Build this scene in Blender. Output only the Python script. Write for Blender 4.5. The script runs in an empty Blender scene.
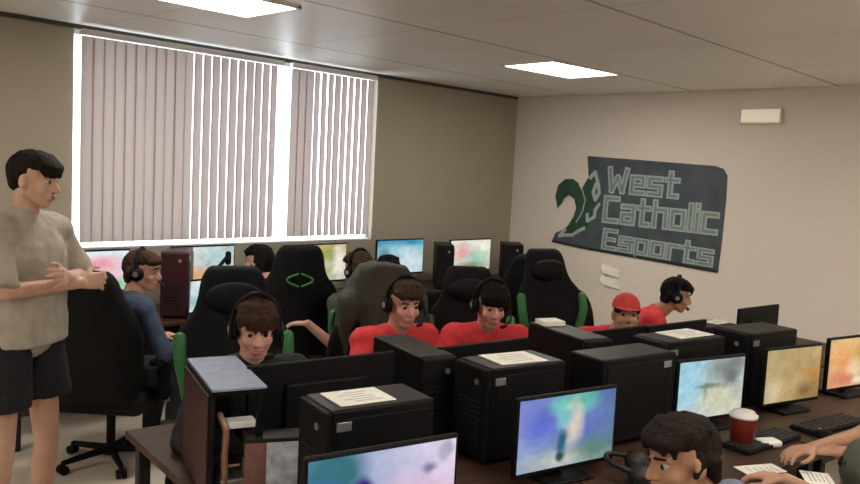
import bpy, bmesh, math, random
from mathutils import Vector, Matrix, Euler, noise
random.seed(7)
SC = bpy.context.scene
COL = SC.collection
V = Vector
R = math.radians

# ------------------------------------------------------------------ camera
FPX, CAM_H = 800.0, 1.85
hd, pt, ro = R(43.9), R(5.04), R(2.9)
f0 = V((math.cos(hd), math.sin(hd), 0)); r0 = V((math.sin(hd), -math.cos(hd), 0)); zz = V((0, 0, 1))
cf = math.cos(pt) * f0 - math.sin(pt) * zz
u0 = math.cos(pt) * zz + math.sin(pt) * f0
cu = math.cos(ro) * u0 - math.sin(ro) * r0
cr = math.cos(ro) * r0 + math.sin(ro) * u0
CAM = V((0, 0, CAM_H))
def ray(x, y): return cf + (x - 430) / FPX * cr - (y - 242) / FPX * cu
def at(x, y, t): return CAM + ray(x, y) * t
def onz(x, y, z): d = ray(x, y); return CAM + d * ((z - CAM_H) / d.z)
def ony(x, y, Y): d = ray(x, y); return CAM + d * (Y / d.y)
def onx(x, y, X): d = ray(x, y); return CAM + d * (X / d.x)
cd = bpy.data.cameras.new('camera'); cam = bpy.data.objects.new('camera', cd); COL.objects.link(cam)
cd.sensor_fit = 'HORIZONTAL'; cd.sensor_width = 36; cd.lens = 36 * FPX / 860; cd.clip_start = .05
m3 = Matrix((cr, cu, -cf)).transposed()
cam.matrix_world = Matrix.Translation(CAM) @ m3.to_4x4()
SC.camera = cam

CEIL, WY, WX = 2.75, 5.79, 7.35      # ceiling height, window wall, banner wall
X0, Y0 = -1.6, -2.6

# ------------------------------------------------------------------ materials
def mat(name, col, rough=.6, metal=0., var=0., vscale=8., bump=0., bscale=60., emit=None, estr=0., spec=.3, coat=0.):
    m = bpy.data.materials.new(name); m.use_nodes = True
    nt = m.node_tree; b = nt.nodes['Principled BSDF']
    b.inputs['Base Color'].default_value = (*col, 1); b.inputs['Roughness'].default_value = rough
    b.inputs['Metallic'].default_value = metal
    if spec is not None: b.inputs['Specular IOR Level'].default_value = spec
    if coat: b.inputs['Coat Weight'].default_value = coat
    if emit: b.inputs['Emission Color'].default_value = (*emit, 1); b.inputs['Emission Strength'].default_value = estr
    tc = nt.nodes.new('ShaderNodeTexCoord')
    if var:
        n = nt.nodes.new('ShaderNodeTexNoise'); n.inputs['Scale'].default_value = vscale; n.inputs['Detail'].default_value = 5
        nt.links.new(tc.outputs['Object'], n.inputs['Vector'])
        cr_ = nt.nodes.new('ShaderNodeValToRGB')
        cr_.color_ramp.elements[0].position = .3; cr_.color_ramp.elements[1].position = .7
        cr_.color_ramp.elements[0].color = (*[c * (1 - var) for c in col], 1)
        cr_.color_ramp.elements[1].color = (*[min(1, c * (1 + var)) for c in col], 1)
        nt.links.new(n.outputs['Fac'], cr_.inputs['Fac']); nt.links.new(cr_.outputs['Color'], b.inputs['Base Color'])
    if bump:
        n2 = nt.nodes.new('ShaderNodeTexNoise'); n2.inputs['Scale'].default_value = bscale; n2.inputs['Detail'].default_value = 3
        nt.links.new(tc.outputs['Object'], n2.inputs['Vector'])
        bp = nt.nodes.new('ShaderNodeBump'); bp.inputs['Strength'].default_value = bump; bp.inputs['Distance'].default_value = .01
        nt.links.new(n2.outputs['Fac'], bp.inputs['Height']); nt.links.new(bp.outputs['Normal'], b.inputs['Normal'])
    return m

def ceiling_mat():
    m = mat('ceiling_tile', (.81, .79, .725), .42, var=.04, vscale=1.3, spec=.5)
    nt = m.node_tree; b = nt.nodes['Principled BSDF']
    src = b.inputs['Base Color'].links[0].from_socket
    g = nt.nodes.new('ShaderNodeNewGeometry'); s = nt.nodes.new('ShaderNodeSeparateXYZ'); nt.links.new(g.outputs['Position'], s.inputs[0])
    def line(sock, off, per, w):
        a = nt.nodes.new('ShaderNodeMath'); a.operation = 'SUBTRACT'; nt.links.new(sock, a.inputs[0]); a.inputs[1].default_value = off
        p = nt.nodes.new('ShaderNodeMath'); p.operation = 'PINGPONG'; nt.links.new(a.outputs[0], p.inputs[0]); p.inputs[1].default_value = per / 2
        l = nt.nodes.new('ShaderNodeMath'); l.operation = 'LESS_THAN'; nt.links.new(p.outputs[0], l.inputs[0]); l.inputs[1].default_value = w
        return l.outputs[0]
    mx = nt.nodes.new('ShaderNodeMath'); mx.operation = 'MAXIMUM'
    nt.links.new(line(s.outputs[1], 3.66, 1.32, .012), mx.inputs[0])
    k = nt.nodes.new('ShaderNodeMath'); k.operation = 'MULTIPLY'; nt.links.new(line(s.outputs[0], 4.9, 1.22, .008), k.inputs[0]); k.inputs[1].default_value = .35
    nt.links.new(k.outputs[0], mx.inputs[1])
    mi = nt.nodes.new('ShaderNodeMixRGB'); nt.links.new(mx.outputs[0], mi.inputs['Fac']); nt.links.new(src, mi.inputs['Color1'])
    mi.inputs['Color2'].default_value = (.34, .31, .27, 1)
    nt.links.new(mi.outputs[0], b.inputs['Base Color'])
    return m

def glass_mat(name, tint=(1, 1, 1), refl=.06):
    m = bpy.data.materials.new(name); m.use_nodes = True; nt = m.node_tree; nt.nodes.clear()
    o = nt.nodes.new('ShaderNodeOutputMaterial'); mx = nt.nodes.new('ShaderNodeMixShader'); mx.inputs[0].default_value = refl
    t = nt.nodes.new('ShaderNodeBsdfTransparent'); t.inputs[0].default_value = (*tint, 1); g = nt.nodes.new('ShaderNodeBsdfGlossy'); g.inputs['Roughness'].default_value = .03
    nt.links.new(t.outputs[0], mx.inputs[1]); nt.links.new(g.outputs[0], mx.inputs[2]); nt.links.new(mx.outputs[0], o.inputs[0])
    return m

def vane_mat():
    m = bpy.data.materials.new('blind_fabric'); m.use_nodes = True; nt = m.node_tree; nt.nodes.clear()
    o = nt.nodes.new('ShaderNodeOutputMaterial'); mx = nt.nodes.new('ShaderNodeMixShader'); mx.inputs[0].default_value = .20
    d = nt.nodes.new('ShaderNodeBsdfDiffuse'); d.inputs[0].default_value = (.44, .385, .365, 1)
    t = nt.nodes.new('ShaderNodeBsdfTranslucent'); t.inputs[0].default_value = (.42, .345, .32, 1)
    tc = nt.nodes.new('ShaderNodeTexCoord'); n = nt.nodes.new('ShaderNodeTexNoise'); n.inputs['Scale'].default_value = 300
    bp = nt.nodes.new('ShaderNodeBump'); bp.inputs['Strength'].default_value = .15
    nt.links.new(tc.outputs['Object'], n.inputs['Vector']); nt.links.new(n.outputs['Fac'], bp.inputs['Height']); nt.links.new(bp.outputs[0], d.inputs['Normal'])
    nt.links.new(d.outputs[0], mx.inputs[1]); nt.links.new(t.outputs[0], mx.inputs[2]); nt.links.new(mx.outputs[0], o.inputs[0])
    return m

def screen_mat(name, strength):
    m = bpy.data.materials.new(name); m.use_nodes = True; nt = m.node_tree; b = nt.nodes['Principled BSDF']
    a = nt.nodes.new('ShaderNodeVertexColor'); a.layer_name = 'Col'
    b.inputs['Base Color'].default_value = (.01, .01, .01, 1); b.inputs['Roughness'].default_value = .35
    nt.links.new(a.outputs[0], b.inputs['Emission Color']); b.inputs['Emission Strength'].default_value = strength
    return m

def wood_mat(name, c1, c2, rough=.5):
    m = mat(name, c1, rough); nt = m.node_tree; b = nt.nodes['Principled BSDF']
    tc = nt.nodes.new('ShaderNodeTexCoord'); mp = nt.nodes.new('ShaderNodeMapping'); mp.inputs['Scale'].default_value = (1.2, 14, 14)
    n = nt.nodes.new('ShaderNodeTexNoise'); n.inputs['Scale'].default_value = 3; n.inputs['Detail'].default_value = 6
    cr_ = nt.nodes.new('ShaderNodeValToRGB'); cr_.color_ramp.elements[0].position = .35; cr_.color_ramp.elements[1].position = .68
    cr_.color_ramp.elements[0].color = (*c1, 1); cr_.color_ramp.elements[1].color = (*c2, 1)
    nt.links.new(tc.outputs['Object'], mp.inputs[0]); nt.links.new(mp.outputs[0], n.inputs['Vector']); nt.links.new(n.outputs['Fac'], cr_.inputs[0]); nt.links.new(cr_.outputs[0], b.inputs['Base Color'])
    return m

M = {}
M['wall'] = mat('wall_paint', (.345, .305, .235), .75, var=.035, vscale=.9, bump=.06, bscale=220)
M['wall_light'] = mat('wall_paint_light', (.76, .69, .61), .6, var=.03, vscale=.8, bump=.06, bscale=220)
M['ceil'] = ceiling_mat()
M['floor'] = mat('floor_vinyl', (.60, .53, .44), .38, spec=.5, var=.08, vscale=2.2, bump=.03, bscale=40)
M['base'] = mat('rubber_baseboard', (.10, .085, .07), .6, var=.1)
M['bronze'] = mat('dark_trim', (.055, .05, .047), .5, var=.1)
M['white'] = mat('white_paint', (.80, .80, .80), .45, var=.03)
M['glass'] = glass_mat('window_glass')
M['vane'] = vane_mat()
M['desk'] = wood_mat('desk_laminate', (.038, .018, .012), (.075, .036, .023))
M['deskdark'] = mat('desk_black_metal', (.018, .016, .016), .5, var=.2, vscale=20)
M['black'] = mat('black_plastic', (.007, .0065, .007), .6, spec=.15, var=.25, vscale=12, bump=.05, bscale=300)
M['gloss'] = mat('black_gloss_plastic', (.006, .006, .0065), .5, spec=.15, var=.2, vscale=6)
M['casetop'] = mat('case_top_steel', (.024, .020, .018), .5, metal=.0, var=.2, vscale=18)
M['grille'] = mat('grille_mesh', (.007, .007, .008), .65, var=.4, vscale=160)
M['silver'] = mat('brushed_silver', (.45, .45, .46), .35, metal=.8, var=.08, vscale=40)
M['fabric'] = mat('black_chair_fabric', (.0085, .0085, .009), .8, spec=.15, var=.3, vscale=30, bump=.2, bscale=260)
M['green'] = mat('green_vinyl', (.035, .17, .05), .45, var=.15, vscale=14)
M['darkred'] = mat('dark_red_panel', (.036, .007, .011), .45, var=.25, vscale=7)
M['paper'] = mat('white_paper', (.82, .80, .72), .7, var=.04, vscale=22)
M['bluepaper'] = mat('blue_grey_cover', (.24, .29, .40), .4, var=.12, vscale=25)
M['ink'] = mat('grey_ink', (.34, .34, .34), .8, var=.1)
M['lamp'] = mat('light_diffuser', (.9, .9, .9), .4, emit=(1, .945, .86), estr=19.0)
M['led'] = mat('led_glow', (.1, .1, .3), .4, emit=(.12, .16, 1), estr=2.5)
M['dim'] = mat('sconce_lens', (.9, .85, .7), .4, emit=(1, .86, .66), estr=.25)
M['cream'] = mat('cream_plastic', (.72, .64, .50), .5, var=.04)
M['skin'] = mat('skin_light', (.56, .335, .245), .5, var=.10, vscale=9, bump=.04, bscale=160)
M['skin_red'] = mat('skin_flushed', (.58, .29, .22), .5, var=.12, vscale=9, bump=.04, bscale=160)
M['skin_tan'] = mat('skin_tan', (.43, .235, .145), .5, var=.10, vscale=9, bump=.04, bscale=160)
M['lips'] = mat('lips', (.42, .15, .13), .45, var=.08)
M['eye'] = mat('eye_white', (.42, .38, .35), .25, var=.02)
M['iris'] = mat('iris_brown', (.03, .016, .010), .2, var=.3, vscale=200)
def hairm(n, c): return mat(n, c, .75, spec=.12, var=.45, vscale=55, bump=.6, bscale=130)
M['hair_dark'] = hairm('hair_dark_brown', (.014, .009, .007))
M['hair_black'] = hairm('hair_black', (.007, .006, .006))
M['hair_brown'] = hairm('hair_brown', (.045, .024, .014))
def cloth(n, c): return mat(n, c, .85, var=.14, vscale=16, bump=.35, bscale=45)
M['tee_beige'] = cloth('beige_grey_jersey', (.37, .33, .275))
M['shorts'] = cloth('black_shorts_fabric', (.014, .013, .016))
M['red'] = cloth('red_jersey', (.62, .045, .05))
M['navy'] = cloth('slate_blue_jersey', (.045, .065, .11))
M['jacket'] = cloth('black_jacket', (.013, .013, .015))
M['olive'] = cloth('dark_olive_fleece', (.075, .078, .058))
M['jacketolive'] = cloth('grey_olive_fleece', (.055, .058, .047))
M['greytee'] = cloth('grey_blue_jersey', (.15, .17, .215))
M['denim'] = cloth('dark_trousers', (.022, .024, .032))
M['shoe'] = mat('dark_shoe', (.03, .03, .03), .6, var=.2)
M['shoe_white'] = mat('white_shoe', (.6, .6, .58), .6, var=.08)
M['redcap'] = cloth('red_cap_cotton', (.55, .06, .05))
M['cup'] = mat('red_cup_plastic', (.17, .022, .014), .4, var=.12)
M['lid'] = mat('white_lid', (.75, .72, .70), .4, var=.03)
M['copper'] = mat('copper_pipe', (.26, .14, .10), .35, metal=.4, var=.15, vscale=30)
M['banner'] = mat('banner_vinyl', (.070, .086, .098), .5, var=.22, vscale=5)
M['banner_edge'] = mat('banner_edge_dark', (.022, .028, .028), .5, var=.1)
M['letter'] = mat('banner_letter_outline', (.37, .44, .42), .55, var=.08, vscale=9)
M['letterfill'] = mat('banner_letter_fill', (.19, .25, .245), .55, var=.12, vscale=9)
M['bird'] = mat('emblem_green', (.030, .072, .048), .5, var=.2, vscale=10)
M['carton'] = mat('carton_print', (.55, .60, .78), .5, var=.5, vscale=20)
M['cartonside'] = mat('carton_side', (.22, .11, .09), .6, var=.2, vscale=20)
M['keys'] = mat('dark_keycaps', (.02, .02, .022), .5, var=.3, vscale=60)

# ------------------------------------------------------------------ mesh helpers
class MB:
    def __init__(s): s.bm = bmesh.new()
    def box(s, c, d, rot=None, bev=0., seg=2, mtx=None):
        b = bmesh.new(); bmesh.ops.create_cube(b, size=1)
        for v in b.verts: v.co = V((v.co.x * d[0], v.co.y * d[1], v.co.z * d[2]))
        if bev: bmesh.ops.bevel(b, geom=list(b.edges), offset=bev, segments=seg, affect='EDGES', profile=.5)
        T = Matrix.Translation(V(c)) @ (Euler([R(a) for a in rot]).to_matrix().to_4x4() if rot else Matrix())
        if mtx: T = mtx @ T
        b.transform(T); s.merge(b); return s
    def merge(s, b):
        me = bpy.data.meshes.new('t'); b.to_mesh(me); b.free(); s.bm.from_mesh(me); bpy.data.meshes.remove(me)
    def cone(s, p0, p1, ra, rb, seg=16, cap=True):
        p0, p1 = V(p0), V(p1); ax = p1 - p0; L = ax.length
        b = bmesh.new(); bmesh.ops.create_cone(b, cap_ends=cap, segments=seg, radius1=ra, radius2=rb, depth=L)
        q = V((0, 0, 1)).rotation_difference(ax.normalized())
        b.transform(Matrix.Translation((p0 + p1) / 2) @ q.to_matrix().to_4x4()); s.merge(b); return s
    def ell(s, c, r, mtx=None, u=20, v=12):
        b = bmesh.new(); bmesh.ops.create_uvsphere(b, u_segments=u, v_segments=v, radius=1)
        T = Matrix.Translation(V(c)) @ Matrix.Diagonal((*r, 1))
        if mtx: T = mtx @ T
        b.transform(T); s.merge(b); return s
    def cap(s, p0, p1, ra, rb=None, seg=14, n=4, flat0=False, flat1=False):
        rb = ra if rb is None else rb
        p0, p1 = V(p0), V(p1); ax = p1 - p0; L = max(ax.length, 1e-5)
        q = V((0, 0, 1)).rotation_difference(ax.normalized()).to_matrix().to_4x4()
        prof = []
        prof += [(ra, 0.)] if flat0 else [(ra * math.cos(a), -ra * math.sin(a)) for a in [math.pi / 2 * (1 - i / n) for i in range(1, n + 1)]]
        prof += [(rb, L)] if flat1 else [(rb * math.cos(a), L + rb * math.sin(a)) for a in [math.pi / 2 * i / n for i in range(0, n)]]
        T = Matrix.Translation(p0) @ q; bm = s.bm; rings = []
        for r_, h in prof: rings.append([bm.verts.new(T @ V((r_ * math.cos(2 * math.pi * k / seg), r_ * math.sin(2 * math.pi * k / seg), h))) for k in range(seg)])
        for a, b in zip(rings, rings[1:]):
            for k in range(seg): bm.faces.new((a[k], a[(k + 1) % seg], b[(k + 1) % seg], b[k]))
        for ring, fl, pole in ((rings[0], True, -ra), (rings[-1], False, L + rb)):
            if (fl and flat0) or (not fl and flat1): bm.faces.new(ring[::-1] if fl else ring)
            else:
                pv = bm.verts.new(T @ V((0, 0, pole)))
                for k in range(seg):
                    t = (ring[k], ring[(k + 1) % seg], pv); bm.faces.new(t[::-1] if fl else t)
        return s
    def tube(s, pts, r, seg=10):
        for a, b in zip(pts, pts[1:]): s.cap(a, b, r, r, seg, 3)
        return s
    def lathe(s, prof, c=(0, 0, 0), seg=24):
        bm = s.bm; rings = []
        for r_, h in prof: rings.append([bm.verts.new(V(c) + V((r_ * math.cos(2 * math.pi * k / seg), r_ * math.sin(2 * math.pi * k / seg), h))) for k in range(seg)])
        for a, b in zip(rings, rings[1:]):
            for k in range(seg): bm.faces.new((a[k], a[(k + 1) % seg], b[(k + 1) % seg], b[k]))
        bm.faces.new(rings[0][::-1]); bm.faces.new(rings[-1]); return s
    def prism(s, pts, d):                       # closed outline (3-D points) extruded along vector d
        bm = s.bm; a = [bm.verts.new(V(p)) for p in pts]; b = [bm.verts.new(V(p) + V(d)) for p in pts]; n = len(pts)
        bm.faces.new(a[::-1]); bm.faces.new(b)
        for k in range(n): bm.faces.new((a[k], a[(k + 1) % n], b[(k + 1) % n], b[k]))
        return s
    def shell(s, rows, th, n=9):                # rows: (z, half width, y, wing)   a curved padded panel of thickness th
        bm = s.bm; F, B = [], []
        for z, w, y, wg in rows:
            fr, bk = [], []
            for i in range(n):
                a = -1 + 2 * i / (n - 1); e = 1 - .55 * abs(a) ** 4
                fr.append(bm.verts.new((a * w, y + wg * abs(a) ** 2.5 + th / 2 * e, z))); bk.append(bm.verts.new((a * w, y + wg * abs(a) ** 2.5 - th / 2 * e, z)))
            F.append(fr); B.append(bk)
        for r_ in range(len(rows) - 1):
            for i in range(n - 1):
                bm.faces.new((F[r_][i], F[r_ + 1][i], F[r_ + 1][i + 1], F[r_][i + 1])); bm.faces.new((B[r_][i], B[r_][i + 1], B[r_ + 1][i + 1], B[r_ + 1][i]))
            for i in (0, n - 1): bm.faces.new((F[r_][i], B[r_][i], B[r_ + 1][i], F[r_ + 1][i]))
        for r_ in (0, len(rows) - 1):
            for i in range(n - 1): bm.faces.new((F[r_][i], F[r_][i + 1], B[r_][i + 1], B[r_][i]))
        return s
    def mesh(s, name):
        bmesh.ops.recalc_face_normals(s.bm, faces=list(s.bm.faces))
        me = bpy.data.meshes.new(name); s.bm.to_mesh(me); s.bm.free(); return me
    def build(s, name, m, parent=None, smooth=False, sub=0):
        return link(name, s.mesh(name), m, parent, smooth, sub)

def link(name, me, m, parent=None, smooth=False, sub=0):
    o = bpy.data.objects.new(name, me); COL.objects.link(o)
    if m: me.materials.append(m)
    if smooth:
        for p in me.polygons: p.use_smooth = True
    if sub:
        md = o.modifiers.new('sub', 'SUBSURF'); md.levels = sub; md.render_levels = sub
    if parent: o.parent = parent
    return o
def tag(o, label, cat, group=None, kind=None):
    o['label'] = label; o['category'] = cat
    if group: o['group'] = group
    if kind: o['kind'] = kind
    return o
def thing(name, label, cat, loc=(0, 0, 0), rz=0, group=None):
    o = bpy.data.objects.new(name, None); COL.objects.link(o); o.empty_display_size = .1
    o.location = loc; o.rotation_euler = (0, 0, R(rz)); return tag(o, label, cat, group)
def struct(o, label=None): o['kind'] = 'structure'; 
def copy_tree(o, parent=None):
    c = o.copy(); COL.objects.link(c)
    if parent: c.parent = parent
    for ch in list(o.children): copy_tree(ch, c)
    return c

def remesh(mb, vox, smooth=4, disp=None):
    me = mb.mesh('t'); o = bpy.data.objects.new('t', me); COL.objects.link(o)
    a = o.modifiers.new('r', 'REMESH'); a.mode = 'VOXEL'; a.voxel_size = vox; a.use_smooth_shade = True
    if smooth: b = o.modifiers.new('s', 'SMOOTH'); b.factor = .5; b.iterations = smooth
    dg = bpy.context.evaluated_depsgraph_get(); dg.update()
    out = bpy.data.meshes.new_from_object(o.evaluated_get(dg)); bpy.data.objects.remove(o); bpy.data.meshes.remove(me)
    if disp:
        for v, n in [(v, V(v.normal)) for v in out.vertices]: v.co += n * disp(v.co)
    for p in out.polygons: p.use_smooth = True
    return out

# ------------------------------------------------------------------ setting
T = .14
o = MB().box(((X0 + WX) / 2, (Y0 + WY) / 2, -.05), (WX - X0 + .4, WY - Y0 + .4, .1)).build('floor', M['floor']); struct(o)
o = MB().box(((X0 + WX) / 2, (Y0 + WY) / 2, CEIL + .05), (WX - X0 + .4, WY - Y0 + .4, .1)).build('ceiling', M['ceil']); struct(o)
WL, WR_, WB, WT = 2.325, 5.19, 1.16, 2.715       # window opening
b = MB()
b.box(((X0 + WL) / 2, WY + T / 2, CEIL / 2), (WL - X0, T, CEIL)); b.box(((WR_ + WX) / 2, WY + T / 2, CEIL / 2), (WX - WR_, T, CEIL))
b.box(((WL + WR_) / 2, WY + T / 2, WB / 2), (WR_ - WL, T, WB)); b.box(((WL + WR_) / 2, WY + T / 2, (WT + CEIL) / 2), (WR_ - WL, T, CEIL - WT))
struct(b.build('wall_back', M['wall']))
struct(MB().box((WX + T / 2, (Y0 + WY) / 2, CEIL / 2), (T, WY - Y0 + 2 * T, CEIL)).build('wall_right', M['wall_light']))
struct(MB().box((X0 - T / 2, (Y0 + WY) / 2, CEIL / 2), (T, WY - Y0 + 2 * T, CEIL)).build('wall_left', M['wall_light']))
struct(MB().box(((X0 + WX) / 2, Y0 - T / 2, CEIL / 2), (WX - X0, T, CEIL)).build('wall_front', M['wall_light']))
struct(MB().box(((X0 + WX) / 2, WY - .008, .055), (WX - X0, .016, .11), bev=.004).build('baseboard_back', M['base']))
struct(MB().box((WX - .008, (Y0 + WY) / 2, .055), (.016, WY - Y0 - .04, .11), bev=.004).build('baseboard_right', M['base']))
struct(MB().box(((X0 + WX) / 2, WY - .010, CEIL - .014), (WX - X0 - .04, .02, .028)).build('trim_1', M['bronze']))
struct(MB().box((WX - .010, (Y0 + WY) / 2, CEIL - .008), (.02, WY - Y0 - .05, .014)).build('trim_2', M['cream']))
# window: frame with a mullion, glass pane
win = bpy.data.objects.new('window_1', None); COL.objects.link(win); win.location = ((WL + WR_) / 2, WY + .09, WB); struct(win)
W2, HH = (WR_ - WL) / 2, WT - WB
b = MB()
for x in (-W2 + .012, W2 - .012): b.box((x, 0, HH / 2), (.024, .05, HH))
for z in (.010, HH - .012): b.box((0, 0, z), (2 * W2, .05, .022))
b.build('window_frame', M['white'], win)
MB().box((0, .012, HH / 2), (2 * W2 - .06, .006, HH - .06)).build('window_pane', M['glass'], win)
MB().box((0, -.05, .008), (2 * W2 - .01, .08, .016), bev=.004).build('window_sill', M['white'], win)

# vertical blinds (two curtains of vanes, a gap between them)
def blinds(label, xa, xb, angs, lab_head):
    root = thing('vertical_blind', label, 'blind', ((xa + xb) / 2, WY - .075, WT - .02), 0, 'vertical blinds over the window')
    h = MB().box((0, 0, -.0), (xb - xa + .02, .05, .04), bev=.006); h.build('headrail', M['white'], root)
    x = xa - (xa + xb) / 2 + .040; i = 0; L = WT - WB - .015
    while x < (xb - xa) / 2 - .03:
        th = angs(x + (xa + xb) / 2, i)
        m = MB(); n = 7; rows = []
        for k in range(n + 1):
            a = (k / n - .5); rows.append((a * .089, .006 * (1 - 4 * a * a)))
        d = V((math.cos(th), math.sin(th), 0)); nn = V((-d.y, d.x, 0))
        sw = random.uniform(-.004, .004)
        pts = [V((x, 0, -.025)) + d * a + nn * c for a, c in rows]
        for zt, zb, s0, s1 in ((0, -.5 * L, 0, sw), (-.5 * L, -L + .090, sw, 0)):
            va = [m.bm.verts.new(p + V((s0, 0, zt))) for p in pts]; vb = [m.bm.verts.new(p + V((s1, 0, zb))) for p in pts]
            for k in range(n): m.bm.faces.new((va[k], va[k + 1], vb[k + 1], vb[k]))
        m.build('vane', M['vane'], root, True)
        x += .078; i += 1
    return root
def angL(x, i):
    if x < 3.10: return R(-5 + random.uniform(-1.5, 1.5))
    return R(random.choice((12, 17, 20, 18, 15)))
def angR(x, i):
    return R(random.choice((12, 16, 20, 17, 15))) if x > 4.36 else R(-2 + random.uniform(-3, 5))
blinds('wide left vertical blind, its left third closed flat', WL + .028, 4.03, angL, '')
blinds('narrow right vertical blind on the far side of the bright gap', 4.135, WR_ - .10, angR, '')

# ceiling lights
def ceiling_light(x, y, rz, label):
    t = thing('ceiling_light', label, 'ceiling light', (x, y, CEIL), rz, 'flat ceiling lights')
    b = MB()
    for sx, sy, w, d in ((0, .265, .88, .02), (0, -.265, .88, .02), (.43, 0, .02, .55), (-.43, 0, .02, .55)): b.box((sx, sy, -.008), (w, d, .018))
    b.build('frame', M['white'], t)
    MB().box((0, 0, -.006), (.84, .51, .008)).build('diffuser', M['lamp'], t)
ceiling_light(2.36, 4.08, 0, 'lit ceiling light cut by the top edge of the picture above the blinds')
ceiling_light(5.55, 3.93, -4, 'lit ceiling light over the middle of the room near the banner wall')
for x, y in ((-.6, 4.0), (-.6, .6), (2.3, .5), (5.5, .5), (2.3, -1.7), (5.5, -1.7)):
    ceiling_light(x, y, 0, 'lit ceiling light out of view over the rest of the room')

# wall light high on the banner wall
t = thing('wall_light', 'small pale lamp glowing high on the right wall above the banner', 'wall light', (WX, 2.97, 2.50), 90)
MB().box((0, .02, 0), (.38, .04, .15), bev=.018).build('housing', M['cream'], t)
MB().box((0, .045, 0), (.35, .02, .12), bev=.009).build('lens', M['dim'], t)

# banner
bn = thing('banner', 'dark green-grey banner with pale school lettering and bird emblem on the right wall', 'banner', (WX, 4.2, 1.5), 0)
BO = V((WX, 4.2, 1.5))
def bl(px, py, off=0): p = onx(px, py, WX); return V((-off, p.y - BO.y, p.z - BO.z))
out = [(588, 156), (640, 160), (690, 164), (716, 166), (724, 169), (727.5, 176), (726, 200), (722, 240), (718, 273), (680, 266), (630, 257), (590, 250), (552, 242), (556, 233), (572, 226), (586, 214), (591, 196), (589, 176)]
MB().prism([bl(*p, .001) for p in out], (-.010, 0, 0)).build('banner_sheet', M['banner'], bn)
MB().prism([bl(*p, .0115) for p in [(553, 240), (590, 247.5), (630, 254), (680, 263), (718.6, 270), (718, 273), (680, 266), (630, 257), (590, 250), (552, 242)]], (-.001, 0, 0)).build('hem', M['banner_edge'], bn)
GL = {'W': (.84, [[(0, 1), (.16, 0), (.42, .62), (.68, 0), (.84, 1)]]), 'e': (.52, [[(.52, 0), (0, 0), (0, .7), (.52, .7), (.52, .35), (0, .35)]]), 's': (.52, [[(.52, .7), (0, .7), (0, .35), (.52, .35), (.52, 0), (0, 0)]]),
      't': (.44, [[(.14, 1), (.14, 0), (.44, 0)], [(0, .7), (.44, .7)]]), 'C': (.60, [[(.60, 1), (0, 1), (0, 0), (.60, 0)]]), 'a': (.52, [[(0, .7), (.52, .7), (.52, 0), (0, 0), (0, .35), (.52, .35)]]), 'h': (.52, [[(0, 1), (0, 0)], [(0, .7), (.52, .7), (.52, 0)]]),
      'o': (.52, [[(0, 0), (0, .7), (.52, .7), (.52, 0), (0, 0)]]), 'l': (.0, [[(0, 1), (0, 0)]]), 'i': (.0, [[(0, .7), (0, 0)], [(0, .98), (0, 1.02)]]), 'c': (.52, [[(.52, .7), (0, .7), (0, 0), (.52, 0)]]), 'E': (.58, [[(.58, 1), (0, 1), (0, 0), (.58, 0)], [(0, .5), (.5, .5)]]),
      'p': (.52, [[(0, -.20), (0, .7), (.52, .7), (.52, 0), (0, 0)]]), 'r': (.40, [[(0, 0), (0, .7), (.40, .7)]])}
def lay(word, tl, tr, bl_):                     # block lettering laid between three corners of its line on the banner
    A, B, Cc = bl(*tl), bl(*tr), bl(*bl_); tot = sum(GL[c][0] for c in word) + .30 * (len(word) - 1)
    for th, m, dx, nm in ((.135, M['letter'], .0118, 'lettering_outline'), (.058, M['letterfill'], .0140, 'lettering')):
        b = MB(); x = 0; k_ = 0
        for c in word:
            for pl in GL[c][1]:
                for p, q in zip(pl, pl[1:]):
                    p, q = V((p[0] + x, p[1], 0)), V((q[0] + x, q[1], 0)); d = (q - p).normalized(); n = V((-d.y, d.x, 0)) * th; e = d * th
                    cs = [p - e - n, q + e - n, q + e + n, p - e + n]; pts = []; k_ += 1
                    for k in cs: g = A + (B - A) * (k.x / tot) + (Cc - A) * (1 - k.y); pts.append(V((-dx - (k_ % 7) * .00012, g.y, g.z)))
                    b.prism(pts, (.0010, 0, 0))
            x += GL[c][0] + .30
        b.build(nm, m, bn)
lay('West', (611, 169), (679, 174), (609, 190)); lay('Catholic', (607, 198), (718, 208), (605, 220)); lay('Esports', (606, 230), (713, 246), (604, 247))
# bird emblem: wing and body in green on a pale edge
bird = [(558, 208), (556, 196), (559, 185), (566, 179), (574, 179), (579, 183), (582, 190), (585, 184), (589, 178), (594, 172), (598, 166), (600, 178), (602, 190), (600, 200), (603, 204), (599, 212), (596, 219), (589, 224), (587, 229), (579, 233), (574, 237), (566, 237), (558, 238), (563, 231), (569, 225), (574, 217), (577, 208), (575, 199), (570, 195), (565, 198), (562, 204)]
MB().prism([bl(*p, .0128) for p in bird], (-.001, 0, 0)).build('emblem', M['bird'], bn)
mb = MB()
def stroke(pts, wd):
    P3 = [bl(*p, .0142) for p in pts]
    for i_, (a, b_) in enumerate(zip(P3, P3[1:])):
        a = a - V((i_ * .00015, 0, 0)); b_ = V((a.x, b_.y, b_.z))
        d = (b_ - a).normalized(); n = V((0, -d.z, d.y)) * wd; mb.prism([a - n - d * wd * .6, b_ - n + d * wd * .6, b_ + n + d * wd * .6, a + n - d * wd * .6], (-.001, 0, 0))
stroke([(591, 178), (596, 172), (599, 184), (600, 193), (596, 200), (594, 192), (597, 184)], .020); stroke([(600, 204), (596, 210), (595, 217), (588, 221), (588, 214)], .019); stroke([(585, 228), (579, 231), (573, 235), (565, 235), (560, 236), (566, 229)], .018); stroke([(583, 190), (586, 200), (583, 212), (577, 222)], .007)
mb.build('emblem_feathers', M['letter'], bn)
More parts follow.
